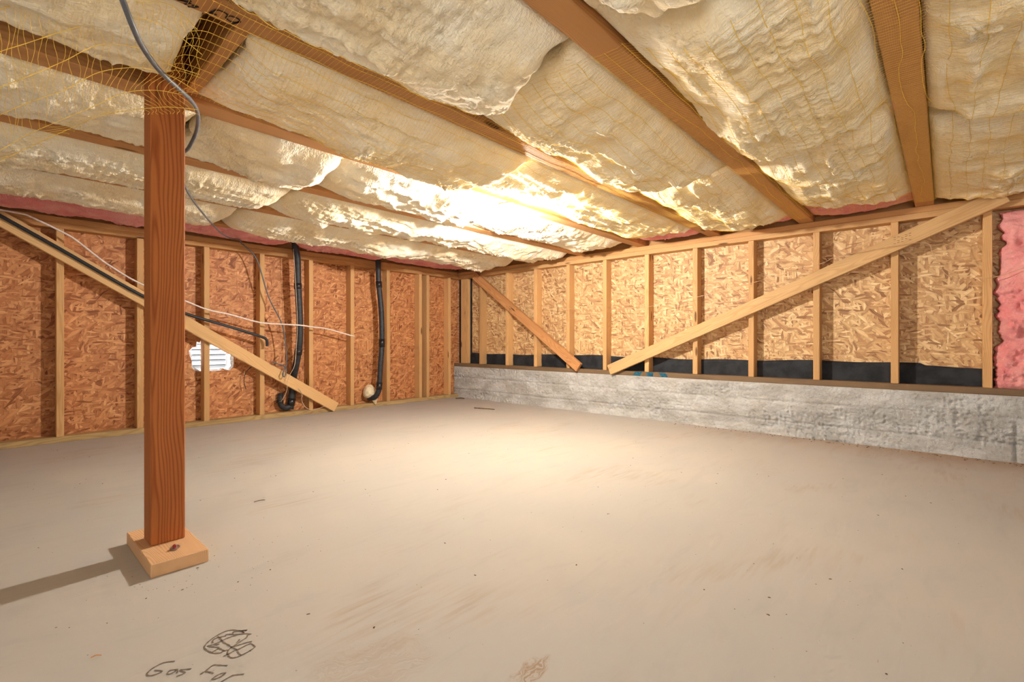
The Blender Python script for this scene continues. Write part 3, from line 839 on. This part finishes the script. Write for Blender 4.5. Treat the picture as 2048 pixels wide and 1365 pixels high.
# ------------------------------------------------------------------ lamp
lamp = thing('ceiling_lamp', 'lit bare light bulb in a white porcelain holder under a joist', 'lamp', (BULB[0], BULB[1], ZJ - 0.0005))
link('lampholder', lathe([(0.052, 0.0), (0.054, -0.006), (0.050, -0.016), (0.036, -0.022), (0.026, -0.026), (0.024, -0.046), (0.020, -0.048)], 32), M['porcelain'], lamp, True)
link('bulb', lathe([(0.013, -0.047), (0.014, -0.056), (0.019, -0.066), (0.027, -0.080), (0.0315, -0.094), (0.0325, -0.104), (0.030, -0.117), (0.023, -0.127), (0.012, -0.133), (0.003, -0.1345)], 28), M['bulb'], lamp, True)

# ------------------------------------------------------------------ vent
vent = thing('foundation_vent', 'louvred wall vent letting daylight in through the torn strand board', 'vent', (1.215, YO + 0.064, 0.55))
fr = bmesh.new()
for lo, hi in (((-0.185, -0.008, -0.15), (-0.165, 0.012, 0.15)), ((0.118, -0.012, -0.15), (0.14, 0.012, 0.15)), ((-0.165, -0.008, -0.15), (0.118, 0.012, -0.13)), ((-0.165, -0.008, 0.13), (0.118, 0.012, 0.15))):
    r = bmesh.ops.create_cube(fr, size=1.0)
    bmesh.ops.scale(fr, vec=[h - l for l, h in zip(lo, hi)], verts=r['verts'])
    bmesh.ops.translate(fr, vec=[(h + l) / 2 for l, h in zip(lo, hi)], verts=r['verts'])
link('frame', bm_mesh(fr), M['vent'], vent)
N = NT('daylit_plastic_louvre')
N.put(N.bsdf.inputs['Base Color'], (0.62, 0.68, 0.74))
tr = N.n('ShaderNodeBsdfTranslucent', ins={'Color': (0.8, 0.86, 0.92, 1)})
mx = N.n('ShaderNodeMixShader', ins={0: 0.03})
N.t.links.new(N.bsdf.outputs[0], mx.inputs[1]); N.t.links.new(tr.outputs[0], mx.inputs[2])
N.t.links.new(mx.outputs[0], N.t.nodes['Material Output'].inputs[0])
M['louvre'] = N.mat
sl = box_mesh(0.284, 0.046, 0.0015, 0.0); sl.materials.append(M['louvre'])
lp = box_mesh(0.284, 0.008, 0.0060, 0.0008); lp.materials.append(m_plain('painted_shadow_grey', (0.22, 0.24, 0.27), 0.5, 0.3))  # grey strip along each slat, coloured in as its shadow line
for k in range(6):
    o = link('slat', sl, None, vent)
    o.location = (-0.0235, 0.010, -0.105 + k * 0.0425)
    o.rotation_euler = (math.radians(-62), 0, 0)
    e = link('slat_shadow_line', lp, None, o)
    e.location = (0, -0.023, 0)

# ------------------------------------------------------------------ diagonal braces
def brace(label, p0, p1, side, t, w, mat):
    o = lumber('diagonal_brace', p0, p1, w, t, side, M[mat])
    return tag(o, label, 'brace', 'diagonal braces nailed across the studs')
yb_ = YL - 0.0215
brace('pale diagonal brace crossing the left wall down to the floor', (-0.12, yb_, 1.515), (2.203, yb_, 0.040), (0, 0, 1), 0.038, 0.089, 'brace')
xb_ = XR - 0.0175
brace('short reddish diagonal brace at the room corner', (xb_, 3.955, 1.405), (xb_, 2.535, 0.410), (0, 0, 1), 0.038, 0.089, 'brace_red')
brace('long pale diagonal brace rising to the right across the right wall', (xb_, 2.210, 0.402), (xb_, -0.245, 1.455), (0, 0, 1), 0.038, 0.089, 'brace')

# pencilled and stamped marks on the braces
def marks(owner, strokes, r):
    V, Fc = [], []
    for st in strokes:
        tube_into(V, Fc, catmull(st, 4) if len(st) > 2 else [Vector(p) for p in st], r, 4, False)
    o = link('stamp', mesh_from(V, Fc), M['pen'], owner)
    o.matrix_basis = owner.matrix_basis.inverted()
brs = [o for o in COL.objects if o.name.startswith('diagonal_brace')]
xm = xb_ - 0.0192
marks(brs[1], [[(xm, 3.395, 0.994), (xm, 3.410, 1.005), (xm, 3.405, 1.022), (xm, 3.385, 1.020), (xm, 3.383, 1.003), (xm, 3.395, 0.994), (xm, 3.407, 0.982), (xm, 3.400, 0.966), (xm, 3.382, 0.968), (xm, 3.381, 0.985), (xm, 3.395, 0.994)]], 0.0012)
st = []
for k in range(5):
    for q in range(4):
        y = 0.232 - 0.018 * k; z = 1.252 + 0.012 * q + 0.0045 * k * 0.8
        if (k * 3 + q) % 4 != 1:
            st.append([(xm, y, z), (xm, y - 0.011, z + 0.004 * ((k + q) % 2))])
marks(brs[2], st, 0.0010)

# ------------------------------------------------------------------ pipes
def pipe(label, pts, r, collars, elbow=None):
    root = thing('drain_pipe', label, 'pipe', (pts[-1][0], pts[-1][1], 0), 'black pipes on the left wall')
    off = Vector(root.location)
    P = [Vector(p) - off for p in pts]
    V, Fc = [], []
    tube_into(V, Fc, catmull(P, 6), r, 16)
    link('pipe_run', mesh_from(V, Fc), M['pipe'], root, True)
    for a, c in collars:
        V, Fc = [], []
        tube_into(V, Fc, [Vector(a) - off, Vector(c) - off], r * 1.16, 16)
        link('tape_collar', mesh_from(V, Fc), M['tape'], root, True)
    return root
YP = 4.155
pipe('black wrapped pipe partly behind the diagonal brace on the left wall',
     [(1.792, YP, 1.60), (1.797, YP, 1.471), (1.814, YP, 1.374), (1.82, YP, 1.145), (1.836, YP, 0.838), (1.838, YP + 0.01, 0.66), (1.835, YP + 0.035, 0.54), (1.836, 4.235, 0.44), (1.842, 4.29, 0.345), (1.838, 4.30, 0.25), (1.825, 4.30, 0.12), (1.815, 4.30, 0.055)],
     0.028, [((1.819, YP, 1.16), (1.820, YP, 1.11)), ((1.837, YP + 0.022, 0.59), (1.8355, YP + 0.034, 0.545)), ((1.828, 4.30, 0.15), (1.819, 4.30, 0.085))])
pipe('black wrapped pipe ending at the blob of spray foam',
     [(2.607, YP, 1.60), (2.609, YP, 1.503), (2.613, YP, 1.362), (2.619, YP, 1.212), (2.647, YP, 0.947), (2.653, YP, 0.628), (2.638, YP, 0.444), (2.626, YP, 0.261), (2.619, YP + 0.005, 0.165), (2.600, YP + 0.04, 0.105), (2.585, YP + 0.12, 0.085)],
     0.026, [((2.615, YP, 1.25), (2.621, YP, 1.19)), ((2.652, YP, 0.68), (2.653, YP, 0.60)), ((2.625, YP, 0.25), (2.620, YP + 0.003, 0.18))])
# black trap beside the first pipe's foot
o = thing('pipe_trap', 'small black pipe elbow near the floor under the diagonal brace', 'pipe', (1.735, 4.295, 0.10))
V, Fc = [], []
tube_into(V, Fc, catmull([(0.09, 0.0, -0.01), (0.04, 0, -0.03), (0.0, 0, 0.0), (-0.01, 0, 0.05), (0.01, 0.03, 0.09)], 6), 0.024, 12)
link('elbow', mesh_from(V, Fc), M['pipe'], o, True)
V, Fc = [], []
tube_into(V, Fc, [Vector((-0.012, 0, 0.02)), Vector((-0.010, 0, 0.045))], 0.029, 12)
link('clamp', mesh_from(V, Fc), M['tape'], o, True)

# spray foam blob
fm = lumpy('spray_foam', (2.590, 4.275, 0.145), (0.070, 0.06, 0.072), 3, 'foam', 0.16, 4, freq=14)
bm = bmesh.new(); bm.from_mesh(fm.data)
for v in bm.verts:
    d = math.hypot(v.co.x - 2.632, v.co.y - 4.25)
    if v.co.z < 0.14 and d < 0.045:
        v.co.z -= 0.075 * (1 - d / 0.045) ; v.co.y -= 0.02
bm.to_mesh(fm.data); bm.free()
tag(fm, 'cream blob of expanding foam on the left wall at the pipe end', 'foam')

# ------------------------------------------------------------------ cables and wires
def cable(name, label, pts, r, mat, seg=8, n=6):
    return tag(tube(name, pts, r, M[mat], None, seg, True, n), label, 'cable', 'cables in the crawl space')
cable('white_cable', 'white cable drooping across the studs of the left wall', [(0.02, 4.20, 1.45), (0.146, 4.17, 1.437), (0.191, 4.17, 1.424), (0.344, 4.17, 1.348), (0.404, 4.17, 1.306), (0.488, 4.17, 1.23), (0.562, 4.17, 1.169), (0.729, 4.17, 1.062), (0.987, 4.17, 0.96), (1.139, 4.17, 0.9), (1.294, 4.17, 0.869), (1.52, 4.17, 0.812), (1.72, 4.12, 0.80), (1.83, 4.11, 0.795), (1.93, 4.14, 0.785), (2.095, 4.17, 0.769), (2.364, 4.17, 0.703)], 0.006, 'whitewire')
cable('black_cable', 'thick black cable lying along the left wall brace', [(-0.15, 4.19, 1.54), (0.059, 4.195, 1.412), (0.325, 4.195, 1.246), (0.733, 4.195, 0.986), (0.993, 4.195, 0.868), (1.301, 4.19, 0.771), (1.529, 4.19, 0.697), (1.572, 4.19, 0.672), (1.580, 4.19, 0.640), (1.578, 4.19, 0.615)], 0.011, 'blackwire', 10)
cable('grey_cable', 'grey cable looping past the post top and down the left wall', [(0.145, 1.265, 1.464), (0.172, 1.24, 1.407), (0.193, 1.276, 1.375), (0.219, 1.322, 1.348), (0.249, 1.393, 1.347), (0.30, 1.486, 1.35), (0.369, 1.588, 1.362), (0.417, 1.683, 1.384), (0.463, 1.797, 1.399), (0.481, 1.881, 1.372), (0.486, 1.995, 1.347), (0.495, 2.133, 1.354), (0.612, 2.601, 1.395), (0.772, 3.019, 1.40), (1.049, 3.607, 1.40), (1.204, 3.882, 1.415), (1.320, 4.05, 1.445), (1.377, 4.17, 1.440), (1.410, 4.18, 1.42), (1.493, 4.17, 1.323), (1.584, 4.17, 1.026), (1.679, 4.17, 0.834), (1.715, 4.17, 0.69), (1.729, 4.17, 0.476), (1.708, 4.165, 0.417), (1.692, 4.16, 0.380), (1.705, 4.16, 0.355), (1.722, 4.165, 0.385), (1.717, 4.17, 0.438), (1.614, 4.17, 0.484)],
      [0.0062 if i < 72 else 0.0052 for i in range(29 * 6 + 1)], 'greywire')
cable('copper_wire', 'thin bare copper wire strung across the right wall studs', [(3.70, 3.30, 0.99), (3.70, 3.052, 1.008), (3.70, 2.923, 1.01), (3.70, 2.62, 0.963), (3.70, 2.153, 0.942), (3.70, 1.858, 0.943), (3.70, 1.746, 0.958), (3.70, 1.339, 1.015), (3.70, 0.655, 1.157), (3.695, 0.502, 1.207), (3.690, 0.114, 1.239), (3.690, 0.05, 1.165), (3.70, -0.02, 1.027), (3.70, -0.186, 1.007), (3.61, -0.33, 1.05), (3.60, -0.45, 1.09)], 0.0016, 'copper', 6)
cable('pale_string', 'pale thin string hanging beside the first black pipe', [(1.770, 4.13, 1.45), (1.785, 4.12, 1.15), (1.800, 4.12, 0.80), (1.790, 4.12, 0.60), (1.775, 4.12, 0.45), (1.740, 4.15, 0.35), (1.735, 4.19, 0.22), (1.715, 4.24, 0.14)], 0.0022, 'string', 6)
cable('pale_string', 'pale curled string end under the left wall brace', [(1.845, 4.20, 0.245), (1.875, 4.20, 0.20), (1.875, 4.20, 0.13), (1.91, 4.20, 0.07), (1.96, 4.20, 0.045), (2.02, 4.19, 0.05), (2.08, 4.18, 0.07)], 0.0022, 'string', 6)
cable('black_wire', 'short black wire curling below the vent on the left wall', [(1.50, 4.30, 0.45), (1.45, 4.29, 0.40), (1.435, 4.29, 0.33), (1.45, 4.29, 0.26)], 0.003, 'blackwire', 6)

# ------------------------------------------------------------------ floor marks and litter
SCR = [[(0.402, 1.155), (0.39, 1.17), (0.378, 1.176), (0.362, 1.179), (0.347, 1.177), (0.333, 1.177), (0.322, 1.18), (0.33, 1.167), (0.337, 1.154), (0.326, 1.151), (0.324, 1.149)],
 [(0.401, 1.178), (0.391, 1.185), (0.379, 1.203), (0.366, 1.21), (0.351, 1.208), (0.336, 1.201), (0.324, 1.192), (0.316, 1.18), (0.317, 1.164), (0.323, 1.145), (0.333, 1.135), (0.341, 1.135), (0.348, 1.133)],
 [(0.348, 1.203), (0.349, 1.188), (0.35, 1.168), (0.354, 1.15), (0.356, 1.136), (0.36, 1.121), (0.359, 1.106), (0.36, 1.092)],
 [(0.361, 1.195), (0.368, 1.191), (0.376, 1.181), (0.385, 1.173)], [(0.334, 1.184), (0.334, 1.19), (0.341, 1.197), (0.354, 1.194), (0.361, 1.19)],
 [(0.394, 1.158), (0.39, 1.15), (0.377, 1.145), (0.365, 1.14), (0.354, 1.136), (0.346, 1.129), (0.342, 1.118), (0.342, 1.105), (0.345, 1.098), (0.352, 1.094), (0.36, 1.093), (0.375, 1.095), (0.389, 1.1), (0.39, 1.107), (0.389, 1.12)],
 [(0.393, 1.126), (0.382, 1.131), (0.37, 1.134), (0.36, 1.136)], [(0.389, 1.121), (0.378, 1.121), (0.365, 1.119), (0.355, 1.12), (0.346, 1.118), (0.334, 1.117)],
 [(0.332, 1.172), (0.342, 1.169)], [(0.337, 1.152), (0.34, 1.14), (0.341, 1.134)], [(0.377, 1.155), (0.375, 1.151), (0.368, 1.146)], [(0.374, 1.187), (0.377, 1.194), (0.389, 1.186), (0.392, 1.171), (0.393, 1.185), (0.4, 1.177)]]
GAS = [[(0.285, 1.09), (0.297, 1.095), (0.311, 1.102), (0.319, 1.093), (0.33, 1.079)], [(0.295, 1.093), (0.299, 1.085), (0.304, 1.074)],
 [(0.321, 1.057), (0.315, 1.062), (0.305, 1.062), (0.297, 1.058), (0.301, 1.054), (0.31, 1.053), (0.319, 1.057)], [(0.305, 1.036), (0.325, 1.04), (0.333, 1.036), (0.344, 1.027)],
 [(0.262, 1.174), (0.245, 1.186), (0.227, 1.182), (0.216, 1.173), (0.215, 1.163), (0.224, 1.156), (0.237, 1.157), (0.227, 1.172)],
 [(0.26, 1.14), (0.249, 1.148), (0.242, 1.142), (0.246, 1.136), (0.258, 1.138), (0.255, 1.129)], [(0.278, 1.122), (0.264, 1.134), (0.262, 1.132), (0.266, 1.118), (0.252, 1.118)]]
ribbon('scribble', SCR, 0.0030, 0.0008, M['pen_floor'], floor)
ribbon('handwriting', GAS, 0.0030, 0.0008, M['pen_floor'], floor)

def sliver(name, label, pts, r, mat):
    return tag(tube(name, pts, r, M[mat], None, 5, False, 3), label, 'debris', 'scraps on the floor')
sliver('wood_sliver', 'dark curved sliver on the floor by the room corner', [(3.60, 4.13, 0.006), (3.64, 4.08, 0.010), (3.66, 4.05, 0.006)], 0.006, 'dirt')
sliver('wood_sliver', 'thin brown twig lying on the floor in front of the stem wall', [(3.22, 3.42, 0.004), (3.24, 3.32, 0.006), (3.28, 3.20, 0.004)], 0.004, 'dirt')
sliver('wood_sliver', 'small brown wood sliver on the floor right of the post', [(0.735, 2.085, 0.004), (0.755, 2.075, 0.008), (0.775, 2.082, 0.004)], 0.0016, 'dirt')
sliver('wood_sliver', 'tiny pale wood sliver on the floor left of the handwriting', [(0.147, 1.312, 0.003), (0.155, 1.308, 0.006), (0.163, 1.306, 0.003)], 0.0012, 'brace_red')
# grit
V, Fc = [], []
rg = random.Random(5)
def grain(x, y, s):
    b0 = len(V); a = rg.random() * 6.28
    ca, sa = math.cos(a), math.sin(a); l = s * rg.uniform(1, 2.4)
    for dx, dy in ((-l, -s), (l, -s), (l * 0.8, s), (-l * 0.7, s)):
        V.append((x + dx * ca - dy * sa, y + dx * sa + dy * ca, 0.0))
    V.append((x, y, s * 0.9))
    for k in range(4): Fc.append((b0 + k, b0 + (k + 1) % 4, b0 + 4))
for k in range(520):
    grain(rg.uniform(0.1, 3.6), rg.uniform(-0.4, 4.1), rg.choice((0.0007, 0.0008, 0.001, 0.0012, 0.0020)))
for k in range(90):
    grain(rg.gauss(0.39, 0.14), rg.gauss(1.62, 0.10), rg.uniform(0.0004, 0.0011))
for k in range(160):
    grain(XR - abs(rg.gauss(0.0, 0.05)) - 0.02, rg.uniform(-0.5, 1.6), rg.uniform(0.001, 0.004))
grit = link('floor_grit', mesh_from(V, Fc), M['dirt'])
tag(grit, 'scattered dark grit and crumbs on the concrete floor', 'grit', kind='stuff')
